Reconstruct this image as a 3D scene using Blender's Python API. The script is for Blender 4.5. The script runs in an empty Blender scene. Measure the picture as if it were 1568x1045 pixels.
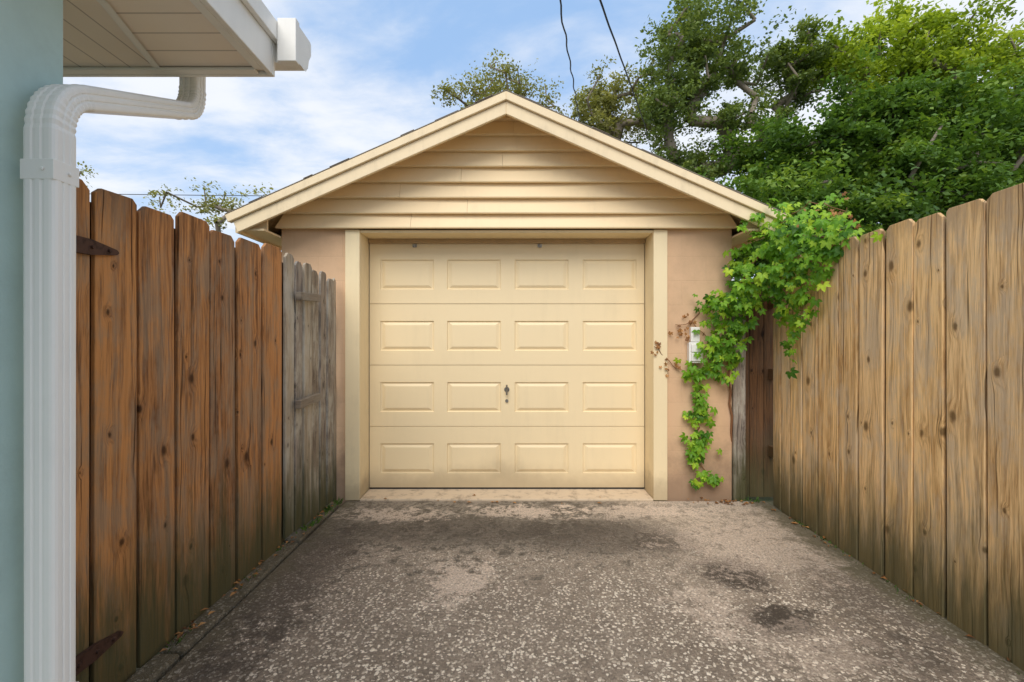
import bpy, math, random
import numpy as np
from mathutils import Vector
random.seed(7); np.random.seed(7)
scene=bpy.context.scene
COL=scene.collection
CH=1.325

# ---------------------------------------------------------------- node helpers
class NT:
    def __init__(s,mat):
        s.t=mat.node_tree; s.t.nodes.clear()
    def n(s,typ,ins=None,**kw):
        nd=s.t.nodes.new(typ)
        for k,v in kw.items(): setattr(nd,k,v)
        if ins:
            for k,v in ins.items():
                sk=nd.inputs[k]
                if isinstance(v,bpy.types.NodeSocket): s.t.links.new(v,sk)
                else: sk.default_value=v
        return nd
    def math(s,op,a,b=None,c=None,clamp=False):
        nd=s.t.nodes.new('ShaderNodeMath'); nd.operation=op; nd.use_clamp=clamp
        for i,v in enumerate((a,b,c)):
            if v is None: continue
            if isinstance(v,bpy.types.NodeSocket): s.t.links.new(v,nd.inputs[i])
            else: nd.inputs[i].default_value=v
        return nd.outputs[0]
    def ss(s,v,a,b,lo=0.0,hi=1.0):
        nd=s.n('ShaderNodeMapRange',{'Value':v,'From Min':a,'From Max':b,'To Min':lo,'To Max':hi},interpolation_type='SMOOTHSTEP')
        return nd.outputs[0]
    def mix(s,f,a,b,blend='MIX'):
        nd=s.t.nodes.new('ShaderNodeMix'); nd.data_type='RGBA'; nd.blend_type=blend
        for k,v in ((0,f),(6,a),(7,b)):
            if isinstance(v,bpy.types.NodeSocket): s.t.links.new(v,nd.inputs[k])
            else:
                if k==0: nd.inputs[k].default_value=v
                else: nd.inputs[k].default_value=(*v,1) if len(v)==3 else v
        return nd.outputs[2]
    def noise(s,vec,scale,detail=4,rough=0.55,dist=0.0):
        return s.n('ShaderNodeTexNoise',{'Vector':vec,'Scale':scale,'Detail':detail,'Roughness':rough,'Distortion':dist}).outputs[0]
    def vec(s,x,y,z):
        return s.n('ShaderNodeCombineXYZ',{'X':x,'Y':y,'Z':z}).outputs[0]
    def bump(s,h,strength=0.5,dist=0.01,normal=None):
        i={'Height':h,'Strength':strength,'Distance':dist}
        if normal is not None: i['Normal']=normal
        return s.n('ShaderNodeBump',i).outputs[0]
    def out(s,col,rough=0.7,normal=None,spec=0.3,metal=0.0):
        i={'Base Color':col if isinstance(col,bpy.types.NodeSocket) else (*col,1),'Roughness':rough,'Specular IOR Level':spec,'Metallic':metal}
        if normal is not None: i['Normal']=normal
        b=s.n('ShaderNodeBsdfPrincipled',i)
        s.n('ShaderNodeOutputMaterial',{'Surface':b.outputs[0]})
def newmat(name):
    m=bpy.data.materials.new(name); m.use_nodes=True; return m,NT(m)

def m_paint(name,col,dirt=0.25,scale=3.0,rough=0.55,bumpy=0.15,dirtcol=None,basedirt=True):
    m,t=newmat(name)
    oc=t.n('ShaderNodeTexCoord').outputs['Object']
    a=t.noise(oc,scale,5,0.65)
    st=t.noise(t.n('ShaderNodeMapping',{'Vector':oc,'Scale':(6,6,0.7)}).outputs[0],2.0,5,0.7)
    f=t.math('MULTIPLY',t.ss(t.math('ADD',a,st),0.95,1.4),dirt)
    dc=dirtcol or tuple(c*0.6 for c in col)
    c=t.mix(f,col,dc)
    if basedirt:
        z=t.n('ShaderNodeSeparateXYZ',{'Vector':oc}).outputs[2]
        g=t.math('MULTIPLY',t.ss(t.math('ADD',z,t.math('MULTIPLY',a,-0.35)),-0.15,0.10,1,0),0.5)
        c=t.mix(g,c,(0.22,0.16,0.10))
    fine=t.noise(oc,140,3,0.6)
    t.out(c,rough,t.bump(t.math('ADD',t.math('MULTIPLY',fine,0.4),a),bumpy,0.004),0.3)
    return m

def m_stucco(name,col,blocks=False):
    m,t=newmat(name)
    oc=t.n('ShaderNodeTexCoord').outputs['Object']
    a=t.noise(oc,2.5,6,0.7); b=t.noise(oc,90,5,0.7)
    c=t.mix(t.ss(a,0.4,0.75),col,tuple(x*0.85 for x in col))
    sx=t.n('ShaderNodeSeparateXYZ',{'Vector':oc})
    z=sx.outputs[2]
    g=t.ss(t.math('ADD',z,t.math('MULTIPLY',a,-0.6)),-0.25,0.25,0.75,0)
    c=t.mix(g,c,(0.25,0.17,0.12))
    h=t.math('MULTIPLY',b,0.5)
    if blocks:
        br=t.n('ShaderNodeTexBrick',{'Vector':t.vec(sx.outputs[0],z,0.0),'Scale':1.0,'Mortar Size':0.005,'Mortar Smooth':0.8,'Brick Width':0.405,'Row Height':0.203,'Color1':(1,1,1,1),'Color2':(1,1,1,1),'Mortar':(0,0,0,1)})
        h=t.math('ADD',h,t.math('MULTIPLY',br.outputs[1],-0.3))
        c=t.mix(t.math('MULTIPLY',br.outputs[1],0.08),c,tuple(x*0.5 for x in col))
    t.out(c,0.9,t.bump(h,0.4,0.006),0.15)
    return m

def m_wood(name,light,dark,grey,greyamt=0.2,knot=1.0,var=0.5,moss_shade=0.75,kth=0.5,stain=0.72):
    m,t=newmat(name)
    at=t.n('ShaderNodeAttribute',attribute_name='bc')
    s=t.n('ShaderNodeSeparateXYZ',{'Vector':at.outputs['Vector']})
    u,v,r=s.outputs
    uo=t.math('MULTIPLY_ADD',r,37.0,u); vo=t.math('MULTIPLY_ADD',r,91.0,v)
    kv=t.n('ShaderNodeTexVoronoi',{'Vector':t.vec(t.math('MULTIPLY',uo,6.4),t.math('MULTIPLY',vo,4.2),0.0),'Scale':1.0},voronoi_dimensions='2D')
    kc=t.n('ShaderNodeSeparateColor',{'Color':kv.outputs['Color']})
    pick=t.math('GREATER_THAN',kc.outputs[0],kth)
    ksz=t.math('MULTIPLY_ADD',t.math('POWER',kc.outputs[1],1.8),1.4,0.32)
    wob=t.noise(t.vec(uo,vo,0.0),34.0,4,0.65)
    kd=t.math('DIVIDE',t.math('ADD',kv.outputs['Distance'],t.math('MULTIPLY_ADD',wob,0.09,-0.045)),ksz)
    halo=t.math('MULTIPLY',t.ss(kd,0.0,0.34,1,0),pick)
    core=t.math('MULTIPLY',t.ss(kd,0.03,0.115,1,0),pick)
    warp=t.math('MULTIPLY_ADD',t.noise(t.vec(uo,t.math('MULTIPLY',vo,0.5),r),4.0,2,0.5),0.05,uo)
    warp=t.math('MULTIPLY_ADD',halo,0.02,warp)
    P=t.vec(warp,t.math('MULTIPLY',vo,0.055),r)
    low=t.noise(P,8.0,2,0.5)
    ph=t.math('ADD',t.math('MULTIPLY',low,95.0),t.math('MULTIPLY',halo,-9.0))
    bands=t.ss(t.math('MULTIPLY_ADD',t.math('SINE',ph),0.5,0.5),0.35,1.0)
    streak=t.noise(t.vec(warp,t.math('MULTIPLY',vo,0.022),r),150.0,4,0.7)
    mid=t.noise(t.vec(warp,t.math('MULTIPLY',vo,0.05),r),30.0,5,0.75)
    blot=t.noise(t.vec(t.math('MULTIPLY',uo,2.2),t.math('MULTIPLY',vo,0.9),r),3.0,5,0.7)
    f=t.math('ADD',t.math('MULTIPLY',bands,0.26),t.math('MULTIPLY',t.ss(streak,0.40,0.62),0.45))
    f=t.math('ADD',f,t.math('MULTIPLY',t.ss(mid,0.45,0.59),0.50))
    f=t.math('ADD',f,t.math('MULTIPLY_ADD',t.math('FRACT',t.math('MULTIPLY',r,17.3)),var,-0.5*var-0.16),clamp=True)
    c=t.mix(f,light,dark)
    hb=t.math('FRACT',t.math('MULTIPLY',r,53.7))
    c=t.mix(t.math('MULTIPLY',hb,0.45),c,t.mix(f,tuple(x*y for x,y in zip(light,(0.82,0.88,1.15))),tuple(x*y for x,y in zip(dark,(0.8,0.95,1.5)))))
    gm=t.math('MULTIPLY',t.ss(t.math('ADD',blot,t.math('MULTIPLY',mid,0.5)),0.66,0.90),greyamt)
    c=t.mix(gm,c,grey)
    dk=t.noise(t.vec(t.math('MULTIPLY',uo,6.0),t.math('MULTIPLY',vo,0.45),r),2.3,5,0.75)
    c=t.mix(t.ss(dk,0.54,0.74,0,stain),c,tuple(x*0.5 for x in dark))
    c=t.mix(t.math('MULTIPLY',halo,0.32*knot),c,dark)
    c=t.mix(t.math('MULTIPLY',core,0.82*knot),c,tuple(x*0.22 for x in dark))
    chk=t.noise(t.vec(warp,t.math('MULTIPLY',vo,0.012),r),85.0,2,0.4)
    ck=t.ss(chk,0.67,0.71)
    c=t.mix(t.math('MULTIPLY',ck,0.75),c,tuple(x*0.25 for x in dark))
    bs=t.ss(t.math('ADD',v,t.math('MULTIPLY',dk,-1.1)),-0.50,0.14,moss_shade,0)  # mossy tone at the board foot, with shadow painted into it
    c=t.mix(bs,c,(0.085,0.082,0.036))
    tp=t.ss(t.math('ADD',v,t.math('MULTIPLY',blot,0.5)),2.0,2.3,0,0.5)
    c=t.mix(tp,c,tuple(x*0.6 for x in dark))
    h=t.math('ADD',t.math('MULTIPLY',bands,0.25),t.math('ADD',streak,t.math('ADD',t.math('MULTIPLY',core,-1.0),t.math('MULTIPLY',ck,-1.5))))
    t.out(c,0.8,t.bump(h,0.8,0.003),0.2)
    return m

def m_metal(name,col,rough=0.45,metal=0.9):
    m,t=newmat(name)
    oc=t.n('ShaderNodeTexCoord').outputs['Object']
    a=t.noise(oc,40,5,0.7)
    t.out(t.mix(t.ss(a,0.45,0.7),col,tuple(x*0.45 for x in col)),rough,t.bump(a,0.2,0.002),0.5,metal)
    return m

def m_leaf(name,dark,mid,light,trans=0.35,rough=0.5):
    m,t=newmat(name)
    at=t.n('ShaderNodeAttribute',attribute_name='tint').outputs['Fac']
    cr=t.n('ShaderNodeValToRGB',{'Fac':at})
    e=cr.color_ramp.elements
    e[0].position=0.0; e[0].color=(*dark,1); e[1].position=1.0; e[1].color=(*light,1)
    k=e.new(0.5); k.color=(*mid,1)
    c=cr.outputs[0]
    b=t.n('ShaderNodeBsdfPrincipled',{'Base Color':c,'Roughness':rough,'Specular IOR Level':0.3})
    tr=t.n('ShaderNodeBsdfTranslucent',{'Color':t.mix(1.0,c,(1.25,1.2,0.5),'MULTIPLY')})
    mx=t.n('ShaderNodeMixShader',{0:trans,1:b.outputs[0],2:tr.outputs[0]})
    t.n('ShaderNodeOutputMaterial',{'Surface':mx.outputs[0]})
    return m

# ---------------------------------------------------------------- mesh helpers
def empty(name,loc=(0,0,0)):
    e=bpy.data.objects.new(name,None); COL.objects.link(e); e.location=loc; return e
class MB:
    def __init__(s): s.v=[];s.f=[];s.bc=[];s.mi=[];s.tint=[];s.cm=0
    def add(s,vs,fs,bc=None):
        o=len(s.v); s.v+= [tuple(x) for x in vs]
        s.bc+= bc if bc else [(x[0],x[2],0.0) for x in vs]
        for f in fs: s.f.append(tuple(i+o for i in f)); s.mi.append(s.cm)
    def box(s,x0,x1,y0,y1,z0,z1):
        vs=[(x0,y0,z0),(x1,y0,z0),(x1,y1,z0),(x0,y1,z0),(x0,y0,z1),(x1,y0,z1),(x1,y1,z1),(x0,y1,z1)]
        s.add(vs,[(0,3,2,1),(4,5,6,7),(0,1,5,4),(1,2,6,5),(2,3,7,6),(3,0,4,7)])
    def prism(s,pts,y0,y1):
        n=len(pts)
        vs=[(p[0],y0,p[1]) for p in pts]+[(p[0],y1,p[1]) for p in pts]
        fs=[tuple(range(n)),tuple(range(2*n-1,n-1,-1))]+[(i,i+n,(i+1)%n+n,(i+1)%n) for i in range(n)]
        s.add(vs,fs)
    def cyl(s,a,b,r0,r1,n=10,cap=True):
        a=Vector(a);b=Vector(b);d=(b-a).normalized()
        q=d.orthogonal().normalized();w=d.cross(q)
        vs=[];
        for p,r in((a,r0),(b,r1)):
            for i in range(n):
                t=2*math.pi*i/n; vs.append(p+q*math.cos(t)*r+w*math.sin(t)*r)
        fs=[(i,(i+1)%n,(i+1)%n+n,i+n) for i in range(n)]
        if cap: fs+=[tuple(range(n-1,-1,-1)),tuple(range(n,2*n))]
        s.add(vs,fs)
    def obj(s,name,mats,parent=None,bevel=0,smooth=False,seg=2):
        me=bpy.data.meshes.new(name); me.from_pydata(s.v,[],s.f); 
        for m in (mats if isinstance(mats,list) else [mats]): me.materials.append(m)
        me.polygons.foreach_set('material_index',s.mi)
        at=me.attributes.new('bc','FLOAT_VECTOR','POINT')
        at.data.foreach_set('vector',np.array(s.bc,dtype=np.float32).ravel())
        if s.tint:
            a2=me.attributes.new('tint','FLOAT','POINT'); a2.data.foreach_set('value',np.array(s.tint,dtype=np.float32))
        if smooth: me.polygons.foreach_set('use_smooth',[True]*len(me.polygons))
        me.update()
        o=bpy.data.objects.new(name,me); COL.objects.link(o)
        if parent: o.parent=parent
        if bevel:
            b=o.modifiers.new('bevel','BEVEL'); b.width=bevel; b.segments=seg; b.limit_method='ANGLE'
        return o

def board(mb,p,across,width,thick,z0,z1,rand,ear=0.018,lean=0.0,twist=0.0):
    ax,ay=across
    c,s_=math.cos(twist),math.sin(twist); ax,ay=ax*c-ay*s_,ax*s_+ay*c
    nx,ny=-ay,ax
    e2=ear*random.uniform(0.7,1.5); e1=ear*random.uniform(0.7,1.5)
    outl=[(0,z0),(width,z0),(width,z1-e1),(width-e1,z1),(e2,z1+random.uniform(-.004,.004)),(0,z1-e2)]
    vs=[];bc=[]
    for k in (0,1):
        for (a,z) in outl:
            l=lean*(z-z0)
            vs.append((p[0]+ax*(a+l)+nx*thick*k,p[1]+ay*(a+l)+ny*thick*k,z)); bc.append((a+k*0.01,z,rand))
    n=6
    fs=[tuple(range(n-1,-1,-1)),tuple(range(n,2*n))]+[(i,(i+1)%n,(i+1)%n+n,i+n) for i in range(n)]
    mb.add(vs,fs,bc)

# ---------------------------------------------------------------- materials
M_door=m_paint('door_paint',(0.90,0.735,0.465),0.14,1.2,0.42,0.05)
M_trim=m_paint('trim_paint',(0.90,0.745,0.475),0.3,4.0,0.5,0.2)
M_side=m_paint('siding_paint',(0.93,0.735,0.46),0.2,2.0,0.6,0.1,basedirt=False)
M_rake=m_paint('rake_paint',(0.90,0.73,0.48),0.45,4.0,0.6,0.25,basedirt=False)
M_wall=m_stucco('peach_block_wall',(0.73,0.49,0.305),True)
M_teal=m_stucco('teal_stucco',(0.50,0.65,0.62))
M_white=m_paint('white_aluminium',(0.86,0.845,0.80),0.15,5.0,0.35,0.05,basedirt=False)
M_woodL=m_wood('brown_fence_wood',(0.62,0.28,0.095),(0.17,0.064,0.023),(0.36,0.26,0.17),0.6,1.0,0.6,0.92,0.42,0.78)
M_woodG=m_wood('grey_fence_wood',(0.46,0.38,0.28),(0.14,0.105,0.077),(0.54,0.50,0.42),0.85,0.7,0.6,0.95,0.6,0.75)
M_woodR=m_wood('golden_fence_wood',(1.0,0.665,0.31),(0.47,0.25,0.085),(0.64,0.52,0.37),0.6,0.95,0.45,0.88,0.5,0.55)
M_woodD=m_wood('dark_fence_wood',(0.19,0.09,0.037),(0.08,0.038,0.018),(0.12,0.09,0.06),0.3)
M_iron=m_metal('rusty_iron',(0.10,0.05,0.035),0.7,0.5)
M_steel=m_metal('steel',(0.35,0.33,0.30),0.4,0.9)
M_black=m_paint('black_rubber',(0.03,0.028,0.025),0.1,basedirt=False)
m,t=newmat('shingle'); oc=t.n('ShaderNodeTexCoord').outputs['Object']
nn=t.noise(oc,60,5,0.7); t.out(t.mix(nn,(0.14,0.115,0.09),(0.38,0.33,0.27)),0.95,t.bump(nn,0.6,0.01)); M_shin=m
m,t=newmat('bark'); oc=t.n('ShaderNodeTexCoord').outputs['Object']
nn=t.noise(t.n('ShaderNodeMapping',{'Vector':oc,'Scale':(1,1,0.3)}).outputs[0],9,6,0.7)
t.out(t.mix(nn,(0.12,0.095,0.07),(0.40,0.34,0.27)),0.95,t.bump(nn,0.8,0.03)); M_bark=m

def m_soffit(axis):
    m,t=newmat('ribbed_soffit_'+'xy'[axis]); oc=t.n('ShaderNodeTexCoord').outputs['Object']
    s=t.n('ShaderNodeSeparateXYZ',{'Vector':oc}).outputs[axis]
    fr=t.math('FRACT',t.math('MULTIPLY',s,1/0.085))
    g=t.math('MULTIPLY',t.ss(t.math('ABSOLUTE',t.math('SUBTRACT',fr,0.5)),0.0,0.05,1,0),1.0)
    n=t.noise(oc,6,5,0.6)
    c=t.mix(t.math('MULTIPLY',g,0.75),t.mix(n,(0.92,0.83,0.72),(0.84,0.75,0.64)),(0.30,0.24,0.20))
    t.out(c,0.5,t.bump(g,-0.6,0.006)); return m
M_sofx=m_soffit(0); M_sofy=m_soffit(1)

def m_concrete(name,agg=1.0):
    m,t=newmat(name)
    oc=t.n('ShaderNodeTexCoord').outputs['Object']
    s=t.n('ShaderNodeSeparateXYZ',{'Vector':oc}); X,Y,Z=s.outputs
    big=t.noise(oc,0.9,5,0.62); med=t.noise(oc,3.2,6,0.75,0.5); fine=t.noise(oc,75,5,0.85); mott=t.noise(oc,11,6,0.8,0.4); grit=t.noise(oc,32,5,0.8)
    def blob(x,y,rx,ry,sft=1.0):
        dx=t.math('DIVIDE',t.math('SUBTRACT',X,x),rx); dy=t.math('DIVIDE',t.math('SUBTRACT',Y,y),ry)
        d=t.math('SQRT',t.math('ADD',t.math('MULTIPLY',dx,dx),t.math('MULTIPLY',dy,dy)))
        d=t.math('ADD',d,t.math('ADD',t.math('MULTIPLY_ADD',med,3.0,-1.5),t.math('MULTIPLY_ADD',mott,5.0,-2.5)))
        return t.ss(d,0.55,1.10,1,0)
    c=t.mix(t.ss(med,0.35,0.65),(0.82,0.68,0.54),(0.56,0.455,0.355))
    c=t.mix(t.ss(big,0.47,0.60),c,(0.82,0.67,0.53))
    c=t.mix(t.ss(mott,0.49,0.60,0,0.6),c,(0.32,0.265,0.21))
    c=t.mix(t.ss(fine,0.47,0.57,0,0.66),c,(0.19,0.155,0.12))
    c=t.mix(t.ss(grit,0.55,0.64,0,0.6),c,(0.20,0.165,0.125))
    am=t.ss(t.math('ADD',Y,t.math('ADD',t.math('MULTIPLY',med,2.6),t.math('MULTIPLY',mott,1.6))),4.3,5.7,1,0)
    am=t.math('MULTIPLY',am,agg)
    wv=t.n('ShaderNodeVectorMath',{0:oc,1:t.n('ShaderNodeVectorMath',{0:t.n('ShaderNodeTexNoise',{'Vector':oc,'Scale':70.0,'Detail':3.0}).outputs['Color'],'Scale':0.022},operation='SCALE').outputs[0]},operation='ADD').outputs[0]
    v=t.n('ShaderNodeTexVoronoi',{'Vector':wv,'Scale':76.0})
    vc=t.n('ShaderNodeSeparateColor',{'Color':v.outputs['Color']})
    rad=t.math('MULTIPLY_ADD',vc.outputs[2],0.34,0.26)
    stone=t.math('MULTIPLY',t.ss(t.math('SUBTRACT',v.outputs['Distance'],rad),-0.03,0.03,1,0),t.math('GREATER_THAN',vc.outputs[0],0.15))
    sc=t.mix(t.ss(vc.outputs[1],0.0,1.0),(0.42,0.34,0.26),(1.0,0.89,0.74))
    pit=t.mix(0.66,c,(0.135,0.105,0.08))
    ac=t.mix(stone,pit,sc)
    c=t.mix(t.math('MULTIPLY',am,0.92),c,ac)
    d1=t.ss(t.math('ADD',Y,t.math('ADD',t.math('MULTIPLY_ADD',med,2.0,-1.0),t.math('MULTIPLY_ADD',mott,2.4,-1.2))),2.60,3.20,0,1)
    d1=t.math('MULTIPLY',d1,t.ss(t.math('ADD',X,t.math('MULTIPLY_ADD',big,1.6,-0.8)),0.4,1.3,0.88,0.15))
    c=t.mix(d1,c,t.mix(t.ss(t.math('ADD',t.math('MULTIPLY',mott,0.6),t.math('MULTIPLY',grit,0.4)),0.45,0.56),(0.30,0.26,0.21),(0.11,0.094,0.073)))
    for (x,y,rx,ry,a) in ((1.27,2.6,0.22,0.20,0.92),(1.26,2.17,0.20,0.15,0.92),(1.0,3.0,0.24,0.18,0.6),(-0.35,3.20,0.9,0.25,0.55),(0.55,3.1,0.5,0.3,0.55),(-1.2,2.6,0.25,0.8,0.6),(-1.2,1.8,0.2,0.4,0.45),(1.75,2.4,0.22,0.5,0.45),(1.6,1.9,0.25,0.2,0.45)):
        c=t.mix(t.math('MULTIPLY',blob(x,y,rx,ry),a),c,(0.075,0.060,0.047))
    for (x,y,rx,ry,a) in ((-0.31,2.55,0.18,0.22,0.8),(1.55,2.95,0.5,0.4,0.55),(0.15,3.55,0.4,0.14,0.75),(-0.9,3.5,0.4,0.13,0.65),(1.0,2.3,0.2,0.25,0.5),(0.95,3.55,0.6,0.14,0.6),(1.3,1.95,0.3,0.2,0.35)):
        c=t.mix(t.math('MULTIPLY',t.math('MULTIPLY',blob(x,y,rx,ry),a),t.ss(fine,0.46,0.58,1,0.3)),c,(0.84,0.68,0.55))
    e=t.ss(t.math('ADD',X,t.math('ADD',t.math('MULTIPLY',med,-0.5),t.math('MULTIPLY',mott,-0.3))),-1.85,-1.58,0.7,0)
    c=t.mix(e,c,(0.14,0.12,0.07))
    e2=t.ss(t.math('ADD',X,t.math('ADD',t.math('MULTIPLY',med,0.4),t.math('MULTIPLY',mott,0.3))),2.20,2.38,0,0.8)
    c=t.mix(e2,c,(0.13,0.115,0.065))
    h=t.math('ADD',t.math('MULTIPLY',fine,0.9),t.math('MULTIPLY',t.math('MULTIPLY',stone,am),1.3))
    t.out(c,0.92,t.bump(h,1.0,0.010),0.15)
    return m
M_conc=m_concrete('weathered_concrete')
M_slab=m_paint('threshold_concrete',(0.66,0.53,0.38),0.95,9,0.8,0.4,dirtcol=(0.25,0.19,0.14),basedirt=False)
m,t=newmat('grass_soil'); oc=t.n('ShaderNodeTexCoord').outputs['Object']
nn=t.noise(oc,2.0,8,0.7); t.out(t.mix(t.ss(nn,0.4,0.6),(0.07,0.095,0.03),(0.16,0.12,0.075)),0.95,t.bump(nn,0.7,0.03)); M_grass=m
M_leafoak=m_leaf('oak_leaves',(0.045,0.10,0.020),(0.14,0.26,0.045),(0.36,0.49,0.085),0.4)
M_leaftall=m_leaf('tall_tree_leaves',(0.10,0.15,0.05),(0.21,0.29,0.085),(0.40,0.46,0.14),0.4)
M_leafyel=m_leaf('yellow_green_leaves',(0.18,0.27,0.03),(0.40,0.52,0.06),(0.66,0.74,0.11),0.45)
M_leafsparse=m_leaf('sparse_leaves',(0.18,0.19,0.07),(0.32,0.33,0.12),(0.50,0.48,0.19),0.4)
M_vine=m_leaf('vine_leaves',(0.06,0.17,0.016),(0.20,0.43,0.03),(0.52,0.70,0.06),0.38,0.4)
M_dead=m_leaf('dead_leaves',(0.14,0.06,0.025),(0.32,0.14,0.04),(0.52,0.26,0.09),0.1)

# ---------------------------------------------------------------- ground + driveway
mb=MB(); mb.box(-200,200,-200,200,-0.6,-0.05); mb.obj('ground',M_grass)
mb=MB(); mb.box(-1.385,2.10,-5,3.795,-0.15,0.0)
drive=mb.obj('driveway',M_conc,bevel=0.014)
mb=MB()
y=-2.0
while y<3.7:
    l=random.uniform(0.9,1.3); y1=min(y+l,3.72)
    mb.box(-1.515,-1.405+random.uniform(-.005,.004),y,y1-0.008,-0.12,0.004+random.uniform(-.006,.006)); y=y1
mb.obj('concrete_edging',M_conc,bevel=0.014)

# ---------------------------------------------------------------- garage
G=empty('garage')
YW=3.82; XC=-0.045; ZT=3.2375; TH=math.atan(0.441); CT,ST=math.cos(TH),math.sin(TH); HALF=2.14
mb=MB()
mb.box(-1.925,-1.288,YW,YW+0.2,-0.1,2.30)
mb.box(1.198,1.835,YW,YW+0.2,-0.1,2.30)
mb.box(-1.925,-1.725,YW+0.201,9.0,-0.1,2.30)
mb.box(1.635,1.835,YW+0.201,9.0,-0.1,2.30)
mb.box(-1.724,1.634,8.8,9.0,-0.1,2.30)
mb.obj('block_walls',M_wall,G)
mb=MB()
mb.prism([(-1.92,2.302),(1.83,2.302),(1.83,2.37),(XC,3.17),(-1.92,2.37)],YW+0.005,YW+0.1)
mb.prism([(-1.92,2.302),(1.83,2.302),(1.83,2.37),(XC,3.17),(-1.92,2.37)],8.85,8.95)
mb.obj('gable_backing',M_side,G)
def under(z,d=0.034): return max(0.0,(ZT-d/CT-z)/0.441)
mb=MB()
z0=2.262; hs=[0.122]+[0.130]*7; rs=random.Random(3)
for i,h in enumerate(hs):
    z1=z0+h
    if under(z0)<=0.02: break
    a0=min(under(z0),1.90); a1=min(under(z1),1.90)
    yb=YW-0.066; yt=YW-0.018
    cuts=[-a0,a0]
    if i>0: cuts.append(rs.uniform(-a1*0.8,a1*0.8))
    if i==0: cuts.append(-0.79)
    cuts=sorted(cuts)
    for k in range(len(cuts)-1):
        xl,xr=cuts[k]+0.001,cuts[k+1]-0.001
        xl1=max(xl,-a1); xr1=min(xr,a1)
        jb=rs.uniform(-0.002,0.002)
        vs=[(XC+xl,yb+jb,z0),(XC+xr,yb+jb,z0),(XC+xr1,yt+jb,z1),(XC+xl1,yt+jb,z1),(XC+xl,YW+0.004,z0),(XC+xr,YW+0.004,z0),(XC+xr1,YW+0.004,z1),(XC+xl1,YW+0.004,z1),
            (XC+xl,yb+jb+0.003,z0-0.008),(XC+xr,yb+jb+0.003,z0-0.008),(XC+xr,yb+jb+0.016,z0-0.009),(XC+xl,yb+jb+0.016,z0-0.009)]
        mb.add(vs,[(0,1,2,3),(8,9,1,0),(11,10,9,8),(4,5,10,11),(1,5,6,2),(0,3,7,4),(3,2,6,7)])
    z0=z1-0.001
mb.obj('gable_siding',M_side,G)
def layer(mb,side,d0,d1,y0,y1,ext=0.0):
    H=HALF+ext
    def pt(d,eave):
        if not eave: return (XC,ZT-d/CT)
        ex,ez=XC+side*H,ZT-0.441*H
        return (ex-side*ST*d,ez-CT*d)
    p=[pt(d0,0),pt(d0,1),pt(d1,1),pt(d1,0)]
    if side>0: p=p[::-1]
    mb.prism(p,y0,y1)
mb=MB()
for s in(-1,1):
    layer(mb,s,-0.006,-0.001,3.487,9.3,0.008)
for s in (-1,1):
    k=0.1
    while k<2.15:
        w=random.uniform(0.06,0.2)
        x0=XC+s*k; x1=XC+s*min(k+w,2.15)
        z_0=ZT-0.441*k+0.0078+random.uniform(0,.002); z_1=z_0-0.441*(abs(x1-x0))
        p=[(x0,z_0),(x1,z_1),(x1,z_1+0.003),(x0,z_0+0.003)]
        if s<0: p=p[::-1]
        mb.prism(p,3.486-random.uniform(0,0.006),3.6); k+=w+random.uniform(0.1,0.6)
mb.obj('shingle_roof',M_shin,G)
mb=MB()
for s in(-1,1):
    layer(mb,s,0.0,0.060,3.490,3.540,0.01)
    layer(mb,s,0.062,0.152,3.512,3.540,-0.015)
mb.obj('rake_boards',M_rake,G,bevel=0.004)
mb=MB()
for s in(-1,1): layer(mb,s,0.0,0.030,3.545,9.2,-0.02)
for s in(-1,1):
    x=XC+s*2.10
    mb.box(min(x,x-s*0.025),max(x,x-s*0.025),3.545,9.2,2.165,2.285)
    xi=-1.93 if s<0 else 1.84
    a,b=sorted((x-s*0.027,xi)); mb.box(a,b,3.56,9.2,2.185,2.20)
    p=[(x-s*0.027,2.20),(xi,2.20),(xi,2.36),(x-s*0.027,2.28)]
    if s>0: p=p[::-1]
    mb.prism(p,3.60,3.62)
mb.obj('roof_deck_and_soffit',M_side,G)
mb=MB()
mb.box(-1.387,-1.266,YW-0.024,YW-0.001,0.0,2.250)
mb.box(1.176,1.292,YW-0.024,YW-0.001,0.0,2.250)
mb.box(-1.286,-1.268,YW+0.001,4.10,0.0,2.250)
mb.box(1.178,1.196,YW+0.001,4.10,0.0,2.250)
mb.box(-1.264,1.174,YW-0.015,4.10,2.226,2.2495)
mb.obj('door_trim',M_trim,G,bevel=0.004)
mb=MB()
mb.box(-1.266,1.176,4.025,4.047,2.186,2.225)
mb.obj('door_head_stop',m_paint('head_stop_paint',(0.50,0.35,0.19),0.4,basedirt=False),G,bevel=0.003)
mb=MB(); mb.box(-1.266,1.176,3.797,4.4,-0.15,0.012); mb.obj('threshold',M_slab,G,bevel=0.006)
D=empty('garage_door'); D.parent=G
yd=4.052
cxs=[-0.930,-0.337,0.262,0.866]; hw=0.238
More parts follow.
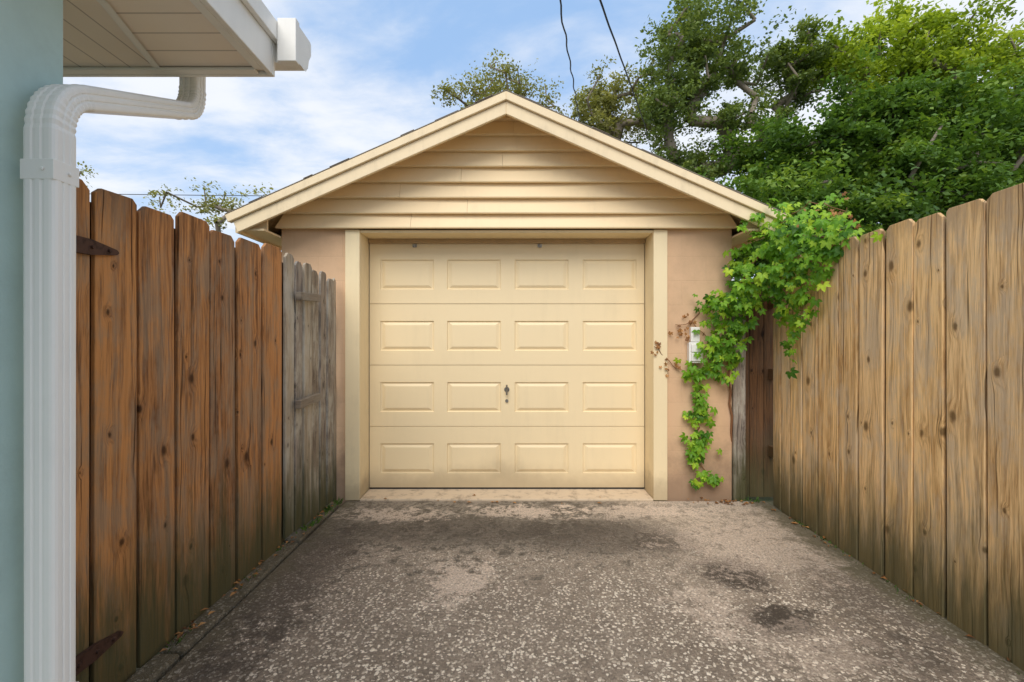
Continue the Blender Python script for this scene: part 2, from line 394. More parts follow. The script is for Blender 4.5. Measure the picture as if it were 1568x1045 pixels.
for sidx in range(4):
    mb=MB(); zb=0.028+sidx*0.543; zt=zb+0.538; xa,xb=-1.262,1.172
    zc=(zb+zt)/2-0.012; hh=0.132
    xs=[xa]+[v for c in cxs for v in(c-hw,c+hw)]+[xb]; zs=[zb,zc-hh,zc+hh,zt]
    def q(x0,x1,z0_,z1_): mb.add([(x0,yd,z0_),(x1,yd,z0_),(x1,yd,z1_),(x0,yd,z1_)],[(0,1,2,3)])
    for i in range(len(xs)-1):
        for j in range(3):
            if j==1 and i%2==1:
                rings=[]
                for ins,dy in((0,0),(0.006,0.011),(0.014,0.012),(0.042,0.001),(0.048,0.0)):
                    x0,x1,a,b=xs[i]+ins,xs[i+1]-ins,zs[1]+ins*0.8,zs[2]-ins*0.8
                    rings.append([(x0,yd+dy,a),(x1,yd+dy,a),(x1,yd+dy,b),(x0,yd+dy,b)])
                for r in range(len(rings)-1):
                    vs=rings[r]+rings[r+1]
                    mb.add(vs,[(k,(k+1)%4,(k+1)%4+4,k+4) for k in range(4)])
                mb.add(rings[-1],[(0,1,2,3)])
            else: q(xs[i],xs[i+1],zs[j],zs[j+1])
    mb.add([(xa,yd,zt),(xb,yd,zt),(xb,yd+0.012,zt+0.002),(xa,yd+0.012,zt+0.002)],[(0,1,2,3)])
    mb.add([(xa,yd,zb),(xb,yd,zb),(xb,yd+0.02,zb-0.001),(xa,yd+0.02,zb-0.001)],[(3,2,1,0)])
    mb.box(xa,xb,yd+0.02,yd+0.045,zb-0.002,zt+0.002)
    mb.obj('door_section_%d'%(sidx+1),M_door,D)
mb=MB(); mb.box(-1.26,1.17,yd+0.002,yd+0.03,0.0125,0.028); mb.obj('bottom_seal',M_black,D)
mb=MB(); HX,HZ=-0.046,0.895
mb.cyl((HX,yd,HZ),(HX,yd-0.006,HZ),0.024,0.022,20); mb.cyl((HX,yd-0.006,HZ),(HX,yd-0.035,HZ),0.008,0.008,12)
mb.cyl((HX,yd-0.036,HZ-0.045),(HX,yd-0.036,HZ+0.045),0.008,0.008,12)
mb.cyl((HX,yd,HZ-0.10),(HX,yd-0.010,HZ-0.10),0.015,0.013,18)
mb.obj('t_handle_and_lock',M_steel,D,smooth=False)
mb=MB()
for x in(-0.86,0.245):
    mb.box(x-0.018,x+0.018,yd-0.012,yd-0.001,2.155,2.182); mb.cyl((x,yd-0.02,2.150),(x,yd-0.02,2.182),0.006,0.006,8)
mb.obj('door_clips',M_steel,D)
E=empty('electrical_box')
mb=MB(); mb.box(1.462,1.566,YW-0.052,YW-0.001,1.15,1.31); mb.box(1.456,1.572,YW-0.062,YW-0.053,1.144,1.316)
mb.box(1.472,1.556,YW-0.075,YW-0.063,1.235,1.30); mb.box(1.472,1.556,YW-0.075,YW-0.063,1.16,1.225); mb.obj('box_body',M_white,E,bevel=0.004)
mb=MB(); mb.box(1.478,1.552,YW-0.045,YW-0.001,1.318,1.44); mb.obj('conduit_cover',M_white,E,bevel=0.004)

# ---------------------------------------------------------------- fences
def lerp(a,b,f): return a+(b-a)*f
FL=empty('wooden_fence'); mb=MB()
ys=[1.27,1.47,1.676,1.874,2.07,2.29,2.50,2.735,2.965]
rl=[0.13,0.42,0.71,0.27,0.90,0.055,0.61,0.35]
def xl(y): return lerp(-1.535,-1.445,(y-1.6)/(3.8-1.6))
for i in range(len(ys)-1):
    y0,y1=ys[i],ys[i+1]-random.uniform(0.008,0.020)
    L=y1-y0; ax,ay=(xl(y1)-xl(y0))/L,1.0; n=math.hypot(ax,ay)
    board(mb,(xl(y0),y0),(ax/n,ay/n),L,0.018,-0.04+random.uniform(0,0.03),1.905+random.uniform(-0.024,0.020),rl[i],0.024,random.uniform(-0.006,0.006),random.uniform(0.0,0.035))
mb.obj('pickets',M_woodL,FL,bevel=0.003)
mb=MB()
for i in range(len(ys)-1):
    board(mb,(xl(ys[i+1])-0.03,ys[i+1]-0.07),(0.04,0.999),0.13,0.018,0.0,1.84,random.random())  # unseen dark boards added behind each joint so the gaps stay dark
for z in(0.35,1.0,1.6): mb.box(-1.62,-1.578,1.2,2.9,z,z+0.09)  # cross members behind the pickets, added to limit light through the gaps
mb.box(-1.66,-1.585,2.93,3.03,-0.1,1.75)
mb.obj('gap_backing_rails_and_post',M_woodD,FL)
mb=MB()
for z,yc in((1.664,1.60),(0.19,1.62)):
    x=-1.535+0.012
    pts=[(yc-0.10,z-0.03),(yc+0.05,z-0.028),(yc+0.155,z-0.010),(yc+0.165,z),(yc+0.155,z+0.010),(yc+0.05,z+0.028),(yc-0.10,z+0.03)]
    vs=[(x+0.008,p[0],p[1]) for p in pts]+[(x-0.008,p[0],p[1]) for p in pts]; n=len(pts)
    mb.add(vs,[tuple(range(n)),tuple(range(2*n-1,n-1,-1))]+[(i,i+n,(i+1)%n+n,(i+1)%n) for i in range(n)])
    for d in(-0.02,0.05,0.12): mb.cyl((x+0.008,yc+d,z),(x+0.015,yc+d,z),0.008,0.006,10)
    mb.cyl((x+0.012,yc-0.07,z-0.045),(x+0.012,yc-0.07,z+0.045),0.012,0.012,10)
mb.obj('strap_hinges',M_iron,FL)

GT=empty('wooden_gate'); mb=MB(); y=2.975
while y<3.76:
    w=min(random.uniform(0.115,0.135),3.80-y); off=random.choice((0,0.006)); 
    board(mb,(xl(y)-off+0.004,y),(0.04,0.999),w-random.uniform(0.012,0.02),0.018,0.02+random.uniform(-.02,0.02),lerp(1.895,1.835,(y-2.97)/0.83)+random.uniform(-0.03,0.02),random.random(),0.022,random.uniform(-0.008,0.008),random.uniform(0.0,0.07)); y+=w
mb.obj('pickets',M_woodG,GT,bevel=0.003)
mb=MB()
for z in(1.60,0.87):
    vs=[];x=xl(3.25)+0.018
    for xx in(x,x+0.035):
        for (yy,zz) in((3.06,z),(3.38,z+0.015),(3.38,z+0.07),(3.06,z+0.055)): vs.append((xx,yy,zz))
    mb.add(vs,[(0,1,2,3),(7,6,5,4),(0,4,5,1),(1,5,6,2),(2,6,7,3),(3,7,4,0)],[(v[2],v[1]+0.5,0.12) for v in vs])
for z in(0.3,0.95,1.55): mb.box(-1.56,-1.515,2.98,3.8,z,z+0.08)  # bars behind the gate pickets, added to limit light between them
mb.obj('cleats_and_rails',M_woodG,GT,bevel=0.003)

FR=empty('wooden_fence.001'); mb=MB()
ys=[3.72,3.60,3.475,3.317,3.14,2.93,2.755,2.55,2.36,2.174,1.977,1.79,1.60,1.41,1.22,1.03,0.84,0.65,0.45]
def xr(y): return lerp(2.045,2.128,(y-1.6)/(3.8-1.6))
for i in range(len(ys)-1):
    y0,y1=ys[i],ys[i+1]+random.uniform(0.008,0.019)
    L=y0-y1; dx=xr(y1)-xr(y0); n=math.hypot(dx,L)
    board(mb,(xr(y0),y0),(dx/n,-L/n),L,0.018,-0.03+random.uniform(0,0.02),1.958+random.uniform(-0.016,0.016),random.random(),0.020,random.uniform(-0.005,0.005),random.uniform(-0.03,0.0))
mb.obj('pickets',M_woodR,FR,bevel=0.003)
mb=MB()
for i in range(len(ys)-1):
    board(mb,(xr(ys[i+1])+0.026,ys[i+1]+0.065),(-0.04,-0.999),0.13,0.018,0.0,1.90,random.random())  # unseen dark backing added behind the joints to keep light out
for z in(0.35,1.0,1.6): mb.box(2.175,2.21,0.4,3.9,z,z+0.09)  # rear cross members, likewise added to hold back light
mb.obj('gap_backing_and_rails',M_woodD,FR)
mb=MB(); x=1.845
for w,z in((0.075,1.80),(0.10,1.76),(0.12,1.82),(0.13,1.80),(0.13,1.8)):
    board(mb,(x,3.90-0.02*(w>0.09)),(1,0),w-0.004,0.018,0.0,z,random.random()); x+=w
mb.obj('return_pickets',M_woodD,FR,bevel=0.003)
mb=MB(); board(mb,(1.842,3.80),(1,0),0.10,0.03,0.0,1.62,0.63,0.002); mb.obj('end_post',M_woodG,FR,bevel=0.003)

# ---------------------------------------------------------------- teal house corner with eave, gutter, downspout
H=empty('house')
mb=MB(); mb.box(-6,-1.10,-6,1.12,-0.1,2.60); mb.obj('stucco_walls',M_teal,H)
ZS=2.27
mb=MB(); mb.add([(-1.13,-6.2,ZS),(-0.857,-6.2,ZS),(-0.857,1.598,ZS),(-1.22,1.598,ZS),(-1.13,1.27,ZS)],[(4,3,2,1,0)]); mb.obj('soffit_side',M_sofy,H)
mb=MB(); mb.add([(-6.2,1.0,ZS),(-1.13,1.0,ZS),(-1.13,1.27,ZS),(-1.22,1.598,ZS),(-6.2,1.598,ZS)],[(4,3,2,1,0)]); mb.obj('soffit_end',M_sofx,H)
mb=MB()
mb.box(-0.856,-0.838,-6.2,1.60,ZS-0.012,ZS+0.13)
mb.box(-0.885,-0.857,-6.2,1.571,ZS-0.012,ZS-0.002)
mb.box(-6.2,-0.838,1.601,1.618,ZS-0.012,ZS+0.13)
mb.box(-6.2,-0.886,1.572,1.600,ZS-0.012,ZS-0.002)
vs=[(-1.146,1.0,ZS-0.006),(-1.122,1.0,ZS-0.006),(-1.122,1.27,ZS-0.006),(-1.209,1.571,ZS-0.006),(-1.233,1.571,ZS-0.006),(-1.146,1.27,ZS-0.006)]
mb.add(vs,[(0,5,2,1),(5,4,3,2)])
mb.box(-0.837,-0.818,-6.2,1.63,ZS+0.105,ZS+0.170)
mb.obj('fascia',M_white,H,bevel=0.003)
mb=MB(); prof=[(1.620,2.44),(1.620,2.312),(1.672,2.312),(1.690,2.335),(1.697,2.365),(1.716,2.395),(1.716,2.435),(1.708,2.44)]
n=len(prof); x0,x1=-6.2,-0.755
vs=[(x0,p[0],p[1]) for p in prof]+[(x1,p[0],p[1]) for p in prof]
mb.add(vs,[(i,i+n,(i+1)%n+n,(i+1)%n) for i in range(n)]+[tuple(range(n,2*n))])
mb.box(-0.817,-0.752,1.590,1.619,2.300,2.450)
mb.obj('gutter',M_white,H,bevel=0.002)
mb=MB()
A=[(-0.84,1.66,2.45),(-0.84,-6.2,2.45),(-6.2,-6.2,2.45),(-6.2,1.66,2.45),(-3.5,-1.0,3.5),(-3.5,-3.5,3.5)]
mb.add(A,[(0,1,5,4),(0,4,3),(3,4,5,2),(1,2,5)]); 
B=[(a[0],a[1],a[2]-0.02) for a in A[:4]]; mb.add(A[:4]+B,[(0,4,5,1),(0,3,7,4),(4,7,6,5)])
mb.obj('house_roof',M_shin,H)
def fillet(pts,r,n=8):
    out=[Vector(pts[0])]
    for i in range(1,len(pts)-1):
        p=Vector(pts[i]);a=(Vector(pts[i-1])-p).normalized();b=(Vector(pts[i+1])-p).normalized()
        s=p+a*r;e=p+b*r
        for k in range(n+1):
            t=k/n; out.append((1-t)**2*s+2*t*(1-t)*p+t*t*e)
    out.append(Vector(pts[-1])); return out
NF=18
path=fillet([(-1.034,1.024,0.15),(-1.034,1.024,1.875),(-1.170,1.675,2.165),(-1.170,1.675,2.42)],0.085,NF)
sec=[]
hx,hy,rr=0.035,0.0285,0.010
for cx_,cy_,a0 in((1,1,0),(-1,1,90),(-1,-1,180),(1,-1,270)):
    for k in range(4):
        a=math.radians(a0+k*30); sec.append((cx_*(hx-rr)+rr*math.cos(a),cy_*(hy-rr)+rr*math.sin(a)))
def ribs(sec):
    out=[]
    n=len(sec)
    for i in range(n):
        a=Vector(sec[i]);b=Vector(sec[(i+1)%n]); out.append(a)
        if (b-a).length>0.02:
            nrm=Vector(((b-a).y,-(b-a).x)).normalized()
            for f in(0.2,0.26,0.34,0.40,0.60,0.66,0.74,0.80):
                out.append(a.lerp(b,f)+nrm*(-0.0022 if f in(0.26,0.34,0.66,0.74) else 0))
    return out
sec=ribs(sec); ns=len(sec)
mb=MB(); vs=[]
for i,p in enumerate(path):
    d=(path[min(i+1,len(path)-1)]-path[max(i-1,0)]).normalized()
    e1=Vector((1,0.0,0)); e1=(e1-d*e1.dot(d)).normalized(); e2=d.cross(e1)
    kk=1.0
    if 1<=i<=NF+1 or NF+2<=i<=2*NF+2: kk=1.03 if i%2 else 0.97
    for q_ in sec: vs.append(p+e1*q_[0]*kk+e2*q_[1]*kk)
fs=[]
for i in range(len(path)-1):
    for k in range(ns):
        fs.append((i*ns+k,i*ns+(k+1)%ns,(i+1)*ns+(k+1)%ns,(i+1)*ns+k))
mb.add(vs,fs); ds=mb.obj('downspout',M_white,H)
mb=MB()
for z,e,hh_ in((1.70,0.0016,0.022),(0.52,0.0016,0.02)):
    mb.box(-1.034-hx-e,-1.034+hx+e,1.024-hy-e,1.024+hy+e,z-hh_,z+hh_)
mb.box(-1.099,-1.034,1.024+hy+0.001,1.024+hy+0.003,1.685,1.71)
mb.cyl((-1.02,1.024-hy-0.002,1.70),(-1.02,1.024-hy-0.006,1.70),0.004,0.004,8)
mb.cyl((-1.034+hx+0.002,1.03,1.70),(-1.034+hx+0.006,1.03,1.70),0.004,0.004,8)
mb.obj('downspout_straps',M_white,H,bevel=0.001)

# ---------------------------------------------------------------- leaves / trees
def leaf_mesh(name,C,size,tint,mat,parent,rng,updir=0.5):
    n=len(C)
    nr=rng.normal(size=(n,3)); nr[:,2]=np.abs(nr[:,2])+updir; nr/=np.linalg.norm(nr,axis=1)[:,None]
    a=rng.normal(size=(n,3)); a-=nr*(a*nr).sum(1)[:,None]; a/=np.linalg.norm(a,axis=1)[:,None]
    b=np.cross(nr,a); s=(size*rng.uniform(0.6,1.3,n))[:,None]
    V=np.stack([C-a*s*0.5,C+b*s*0.28-a*s*0.05+nr*s*0.06,C+a*s*0.5,C-b*s*0.28-a*s*0.05+nr*s*0.06],1).reshape(-1,3)
    me=bpy.data.meshes.new(name); me.vertices.add(4*n); me.vertices.foreach_set('co',V.ravel().astype(np.float32))
    me.loops.add(4*n); me.loops.foreach_set('vertex_index',np.arange(4*n,dtype=np.int32))
    me.polygons.add(n); me.polygons.foreach_set('loop_start',np.arange(0,4*n,4,dtype=np.int32)); me.polygons.foreach_set('loop_total',np.full(n,4,dtype=np.int32))
    me.materials.append(mat); me.update(calc_edges=True)
    at=me.attributes.new('tint','FLOAT','POINT'); at.data.foreach_set('value',np.repeat(np.clip(tint,0,1),4).astype(np.float32))
    o=bpy.data.objects.new(name,me); COL.objects.link(o); o.parent=parent; return o

def tree(name,base,trunk_top,lobes,mat,seed,nleaf,clump,leaf,trunk_r,shell=0.5,tb=0.0):
    rng=np.random.default_rng(seed); P=empty(name)
    T=[]
    for (c,r,n) in lobes:
        d=rng.normal(size=(n,3)); d/=np.linalg.norm(d,axis=1)[:,None]
        T.append(np.array(c)+d*np.array(r)*(rng.uniform(0,1,n)**shell)[:,None])
    T=np.concatenate(T); base=np.array(base,float); tt=np.array(trunk_top,float)
    nodes=[base]; par=[-1]
    for k in range(1,7):
        nodes.append(base+(tt-base)*k/6+rng.normal(size=3)*0.12*(k<6)); par.append(len(nodes)-2)
    order=np.argsort(np.linalg.norm(T-tt,axis=1)); tips=[]
    for i in order:
        N=np.array(nodes); d=np.linalg.norm(N-T[i],axis=1)+1.2*np.maximum(0,N[:,2]-T[i][2])+ (np.arange(len(N))<3)*50
        j=int(np.argmin(d)); L=np.linalg.norm(T[i]-nodes[j]); st=max(1,int(L/0.6)); s0=nodes[j]; pj=j
        for k in range(1,st+1):
            f=k/st; p=s0+(T[i]-s0)*f+rng.normal(size=3)*0.10*min(1,L/2)*(k<st); p[2]+=0.12*L*math.sin(f*math.pi)*0.5
            nodes.append(p); par.append(pj); pj=len(nodes)-1
        tips.append(pj)
    w=np.zeros(len(nodes))
    for i in tips: w[i]+=1
    for i in range(len(nodes)-1,0,-1):
        if w[i]==0: w[i]=0.5
        w[par[i]]+=w[i]
    R=trunk_r*(w/w.max())**0.47
    mb=MB()
    for i in range(1,len(nodes)):
        r1=max(R[i],0.010); r0=max(min(R[par[i]],r1*1.5),0.010)
        mb.cyl(nodes[par[i]],nodes[i],r0,r1,7,False)
    mb.obj('trunk_and_limbs',M_bark,P,smooth=True)
    Cs=[];ts=[]
    for tp in T:
        n=int(nleaf*rng.uniform(0.5,1.4)); cl=clump*rng.uniform(0.65,1.3)
        sc=rng.normal(size=(7,3))*cl*np.array([0.62,0.62,0.42])
        idx=rng.integers(0,7,n)
        g=sc[idx]+rng.normal(size=(n,3))*cl*np.array([0.30,0.30,0.20])
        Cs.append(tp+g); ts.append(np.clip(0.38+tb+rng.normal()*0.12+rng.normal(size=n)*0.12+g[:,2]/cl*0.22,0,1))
    C=np.concatenate(Cs); tn=np.concatenate(ts)
    leaf_mesh('foliage',C,leaf,tn,mat,P,rng); return P

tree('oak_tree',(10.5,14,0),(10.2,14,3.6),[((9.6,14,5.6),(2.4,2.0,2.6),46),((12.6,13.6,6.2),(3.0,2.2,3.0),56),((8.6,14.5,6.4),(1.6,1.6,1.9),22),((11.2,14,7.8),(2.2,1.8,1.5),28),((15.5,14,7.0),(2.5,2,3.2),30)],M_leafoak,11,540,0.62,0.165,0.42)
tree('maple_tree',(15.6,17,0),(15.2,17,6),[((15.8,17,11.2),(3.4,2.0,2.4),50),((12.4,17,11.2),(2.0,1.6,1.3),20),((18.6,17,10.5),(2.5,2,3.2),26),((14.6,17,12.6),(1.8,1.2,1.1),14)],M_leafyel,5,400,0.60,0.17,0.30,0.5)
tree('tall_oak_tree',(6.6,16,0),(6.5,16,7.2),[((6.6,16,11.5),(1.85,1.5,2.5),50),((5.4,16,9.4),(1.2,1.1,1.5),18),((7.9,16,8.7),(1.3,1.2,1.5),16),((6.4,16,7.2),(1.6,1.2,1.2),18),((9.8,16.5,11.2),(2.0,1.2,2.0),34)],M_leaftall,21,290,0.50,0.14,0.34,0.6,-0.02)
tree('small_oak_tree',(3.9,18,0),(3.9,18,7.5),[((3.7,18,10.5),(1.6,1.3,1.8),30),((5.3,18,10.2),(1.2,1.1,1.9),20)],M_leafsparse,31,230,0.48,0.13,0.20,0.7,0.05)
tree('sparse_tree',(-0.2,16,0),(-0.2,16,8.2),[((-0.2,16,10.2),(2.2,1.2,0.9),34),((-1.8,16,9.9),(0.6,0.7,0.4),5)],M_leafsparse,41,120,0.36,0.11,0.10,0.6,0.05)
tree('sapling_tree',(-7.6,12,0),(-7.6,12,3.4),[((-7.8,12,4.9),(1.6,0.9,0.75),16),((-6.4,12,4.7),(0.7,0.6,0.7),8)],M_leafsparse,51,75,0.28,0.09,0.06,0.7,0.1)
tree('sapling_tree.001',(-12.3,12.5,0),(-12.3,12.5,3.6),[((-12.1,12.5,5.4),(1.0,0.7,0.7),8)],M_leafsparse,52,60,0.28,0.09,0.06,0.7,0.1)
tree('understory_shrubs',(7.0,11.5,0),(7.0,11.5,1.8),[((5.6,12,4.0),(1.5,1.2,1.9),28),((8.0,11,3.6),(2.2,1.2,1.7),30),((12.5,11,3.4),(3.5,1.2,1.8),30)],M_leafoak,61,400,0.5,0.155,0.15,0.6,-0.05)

def wire(name,pts,r,wob=0.0,sag=0.0):
    P=[Vector(p) for p in pts]; out=[]
    for i in range(len(P)-1):
        for k in range(30):
            t=k/30; p=P[i].lerp(P[i+1],t); p.z-=sag*math.sin(math.pi*t)
            p+=Vector((math.sin(k*1.3+i),0,math.cos(k*0.9)))*wob; out.append(p)
    out.append(P[-1]); mb=MB()
    for a,b in zip(out[:-1],out[1:]): mb.cyl(a,b,r,r,6,False)
    return mb.obj(name,M_black,smooth=True)
wire('power_line',[(-0.3,0.0,3.0),(0.41,4,4.33),(1.32,9,5.75),(2.3,16,8.2)],0.009,0.010)
wire('power_line.001',[(-0.4,0.0,2.95),(0.765,4,4.32),(2.90,10,6.08),(5.2,17,8.3)],0.010,0.002)
wire('power_line.002',[(-40,12,5.3),(-12,12,5.2),(3,12,5.15),(30,12,5.6)],0.009,0.0,0.05)

# ---------------------------------------------------------------- vine
V=empty('climbing_vine')
rv=np.random.default_rng(99)
mb=MB(); stems=MB()
def vleaf(mb,p,nrm,size,tint):
    nrm=Vector(nrm).normalized(); q=nrm.orthogonal().normalized(); ang=rv.uniform(-0.8,0.8)
    dn=Vector((0,0,-1)); dn=(dn-nrm*dn.dot(nrm)); dn=dn.normalized() if dn.length>0.1 else q
    sd=nrm.cross(dn)
    for k,a in enumerate((-1.9,-0.95,0,0.95,1.9)):
        aa=a*0.85+ang; d=dn*math.cos(aa)+sd*math.sin(aa); s=nrm.cross(d)
        L=size*(1.0 if k==2 else (0.88 if k in(1,3) else 0.62)); W=L*0.24
        dr=nrm*(-L*0.18)
        b=p+d*L*0.08
        vs=[b,p+d*L*0.45+s*W+nrm*L*0.05,p+d*L*0.75+s*W*0.75+dr*0.3+nrm*L*0.03,p+d*L+dr,p+d*L*0.75-s*W*0.75+dr*0.3+nrm*L*0.03,p+d*L*0.45-s*W+nrm*L*0.05,p+d*L*0.5,]
        mb.add(vs,[(0,6,1),(1,6,3,2),(0,5,6),(5,4,3,6)])
        mb.tint+= [float(min(1,max(0,tint+rv.normal()*0.07)))]*7
blobs=[((2.04,3.35,2.08),(0.12,0.28,0.14),200,(-0.5,-0.7,0.6)),
       ((2.06,2.95,2.00),(0.07,0.17,0.08),60,(-0.6,-0.6,0.6)),
       ((2.02,3.55,2.24),(0.15,0.12,0.09),76,(-0.3,-0.7,0.7)),
       ((1.98,3.45,1.85),(0.11,0.17,0.14),140,(-0.5,-0.8,0.4)),
       ((2.04,3.10,1.84),(0.05,0.13,0.10),45,(-0.7,-0.6,0.4)),
       ((1.86,3.62,1.68),(0.14,0.08,0.12),85,(-0.2,-0.9,0.4)),
       ((2.03,3.28,1.60),(0.04,0.14,0.12),54,(-0.8,-0.5,0.3)),
       ((2.05,3.36,1.28),(0.03,0.06,0.12),18,(-0.8,-0.5,0.3)),
       ((1.70,3.74,1.62),(0.13,0.04,0.09),56,(0,-1,0.3)),
       ((1.84,3.70,1.92),(0.07,0.06,0.10),34,(-0.2,-0.9,0.4)),
       ((1.76,3.72,1.42),(0.12,0.05,0.11),66,(0,-1,0.3)),
       ((1.72,3.74,1.22),(0.13,0.04,0.09),54,(0,-1,0.3)),
       ((1.60,3.76,1.06),(0.12,0.03,0.06),40,(0,-1,0.3)),
       ((1.54,3.77,0.90),(0.045,0.02,0.08),18,(0,-1,0.3)),
       ((1.56,3.77,0.70),(0.065,0.02,0.09),28,(0,-1,0.3)),
       ((1.54,3.77,0.50),(0.075,0.02,0.09),32,(0,-1,0.3)),
       ((1.50,3.77,0.36),(0.04,0.02,0.04),12,(0,-1,0.3)),
       ((1.60,3.76,0.19),(0.10,0.02,0.04),24,(0,-1,0.4))]
for c,s,n,nr in blobs:
    for _ in range(n):
        p=Vector(np.array(c)+rv.normal(size=3)*np.array(s)*0.75)
        if p.y>3.785 and p.x<1.85: p.y=3.785-rv.uniform(0,0.03)
        nn=Vector(nr)+Vector(rv.normal(size=3))*0.42
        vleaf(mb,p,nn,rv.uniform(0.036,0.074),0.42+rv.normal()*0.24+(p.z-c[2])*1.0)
vo=mb.obj('leaves',M_vine,V)
def stem(pts,r):
    pp=[Vector(p) for p in pts]
    for a,b in zip(pp[:-1],pp[1:]):
        n=5
        prev=a
        for k in range(1,n+1):
            q_=a.lerp(b,k/n)+Vector(rv.normal(size=3))*0.007*(k<n); stems.cyl(prev,q_,r,r,6,False); prev=q_
stem([(1.86,3.86,0.02),(1.83,3.80,0.7),(1.78,3.78,1.2),(1.80,3.76,1.7),(1.95,3.6,2.0),(2.02,3.3,2.1),(2.05,2.98,2.0)],0.009)
stem([(1.78,3.79,1.35),(1.66,3.80,1.12),(1.52,3.80,1.02),(1.55,3.80,0.72),(1.52,3.80,0.45),(1.60,3.80,0.2)],0.004)
stem([(1.72,3.80,1.25),(1.50,3.80,1.48),(1.36,3.80,1.46)],0.003)
stem([(1.52,3.80,1.02),(1.36,3.80,1.10),(1.22,3.79,1.25),(1.18,3.79,1.28)],0.003)
stem([(1.80,3.80,1.6),(1.62,3.80,1.64),(1.5,3.80,1.5)],0.004)
stem([(2.0,3.4,2.2),(2.08,3.2,2.30),(2.16,2.95,2.16)],0.003)
stems.obj('stems',m_paint('vine_stem',(0.24,0.11,0.05),0.3,basedirt=False),V)
mb=MB()
for c,n,s in(((1.42,3.79,1.47),16,0.06),((1.30,3.79,1.14),12,0.06),((1.20,3.78,1.27),6,0.03),((2.12,3.02,2.14),22,0.07),((1.50,3.79,1.30),8,0.06)):
    for _ in range(n):
        p=Vector(np.array(c)+rv.normal(size=3)*np.array((s,0.004 if c[0]<1.9 else s,s)))
        vleaf(mb,p,Vector((0,-1,0.3))+Vector(rv.normal(size=3))*0.5,rv.uniform(0.018,0.035),0.5+rv.normal()*0.25)
mb.obj('dry_leaves',M_dead,V)

mb=MB()
spots=[(-0.34,3.88)]+[(1.75+rv.normal()*0.12,3.74+rv.normal()*0.03) for _ in range(36)]+[(rv.uniform(-1.2,1.9),3.70+abs(rv.normal())*0.05) for _ in range(14)]+[(-1.47+rv.normal()*0.03,rv.uniform(1.8,3.7)) for _ in range(60)]+[(2.06+rv.normal()*0.02,rv.uniform(1.5,3.6)) for _ in range(34)]
for x,y in spots:
    L=rv.uniform(0.018,0.045); a=rv.uniform(0,6.28); d=Vector((math.cos(a),math.sin(a),0.1)); s=Vector((-math.sin(a),math.cos(a),0)); p=Vector((x,y,0.016 if y>3.79 or x<-1.4 else 0.006))
    mb.add([p,p+d*L*.5+s*L*.28+Vector((0,0,.008)),p+d*L,p+d*L*.5-s*L*.28+Vector((0,0,.006))],[(0,1,2,3)]); mb.tint+=[float(rv.uniform(0,1))]*4
mb.obj('leaf_litter',M_dead)
mb=MB()
def tuft(x,y,n,h):
    for _ in range(n):
        a=rv.uniform(0,6.28); b=Vector((x+rv.normal()*0.012,y+rv.normal()*0.02,-0.01)); o=Vector((math.cos(a),math.sin(a),0)); hh=h*rv.uniform(0.4,1.2); s=Vector((-math.sin(a),math.cos(a),0))*0.003
        mb.add([b-s,b+s,b+o*hh*0.3+Vector((0,0,hh*0.7))+s*0.8,b+o*hh*0.7+Vector((0,0,hh))],[(0,1,2,3)]); mb.tint+=[float(rv.uniform(0.0,0.5))]*4
for _ in range(12): tuft(xl(2.6)+0.02,rv.uniform(1.9,3.2),6,0.03)
for _ in range(16): 
    y=rv.uniform(3.15,3.75); tuft(xl(y)+0.03,y,9,0.05)
for _ in range(34):
    y=rv.uniform(1.3,3.4); tuft(xr(y)-0.022,y,7,0.022)
for _ in range(4): tuft(1.9+rv.normal()*0.06,3.78,8,0.04)
mb.obj('weeds',M_leafoak)

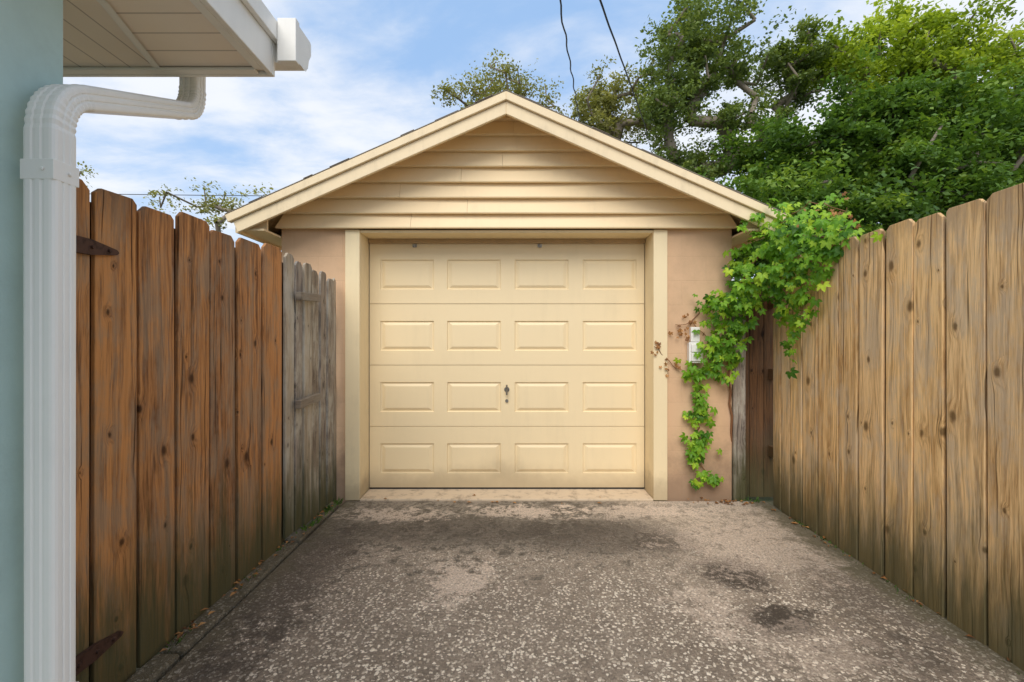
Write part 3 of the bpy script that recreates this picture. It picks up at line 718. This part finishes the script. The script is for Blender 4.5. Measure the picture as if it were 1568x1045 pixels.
# ---------------------------------------------------------------- light, sky, camera
SE=math.radians(46); SD=Vector((-0.14,-0.75,0)).normalized()
sd=Vector((SD.x*math.cos(SE),SD.y*math.cos(SE),math.sin(SE)))
L=bpy.data.lights.new('sun','SUN'); L.energy=2.5; L.angle=math.radians(42); L.color=(1.0,0.94,0.85)
lo=bpy.data.objects.new('sun',L); COL.objects.link(lo); lo.rotation_euler=(-sd).to_track_quat('-Z','Y').to_euler()
w=bpy.data.worlds.new('World'); scene.world=w; w.use_nodes=True
t=NT(w)
sky=t.n('ShaderNodeTexSky',sky_type='NISHITA'); sky.sun_disc=False; sky.sun_elevation=SE; sky.sun_rotation=math.atan2(SD.x,SD.y)
sky.air_density=1.0; sky.dust_density=1.0; sky.ozone_density=1.0
g=t.n('ShaderNodeTexCoord').outputs['Generated']
sp=t.n('ShaderNodeSeparateXYZ',{'Vector':g})
zz=t.math('MAXIMUM',t.math('ADD',sp.outputs[2],0.12),0.05)
cv=t.vec(t.math('DIVIDE',sp.outputs[0],zz),t.math('DIVIDE',sp.outputs[1],zz),0.0)
cv=t.n('ShaderNodeMapping',{'Vector':cv,'Rotation':(0,0,0.5),'Scale':(1.0,1.5,1),'Location':(3.1,1.7,0)}).outputs[0]
c1=t.noise(cv,1.1,7,0.55,0.3); c2=t.noise(cv,4.0,7,0.6,0.3)
cm=t.ss(t.math('ADD',t.math('MULTIPLY',c1,0.75),t.math('MULTIPLY',c2,0.25)),0.34,0.62,0.0,0.9)
base=t.mix(0.68,sky.outputs[0],(2.9,4.9,8.1))
haze=t.ss(sp.outputs[2],0.0,0.45,0.55,0.10)
base=t.mix(haze,base,(5.6,6.6,7.9))
col=t.mix(cm,base,(7.2,7.35,7.65))
bg=t.n('ShaderNodeBackground',{'Color':col,'Strength':0.136})
t.n('ShaderNodeOutputWorld',{'Surface':bg.outputs[0]})
cam=bpy.data.cameras.new('camera'); cam.lens=36*700/1568; cam.sensor_width=36; cam.clip_start=0.02; cam.clip_end=1000
co=bpy.data.objects.new('camera',cam); COL.objects.link(co); co.location=(0,0,CH); co.rotation_euler=(math.radians(90),0,0)
scene.camera=co
scene.view_settings.view_transform='Standard'; scene.view_settings.look='None'; scene.view_settings.exposure=0
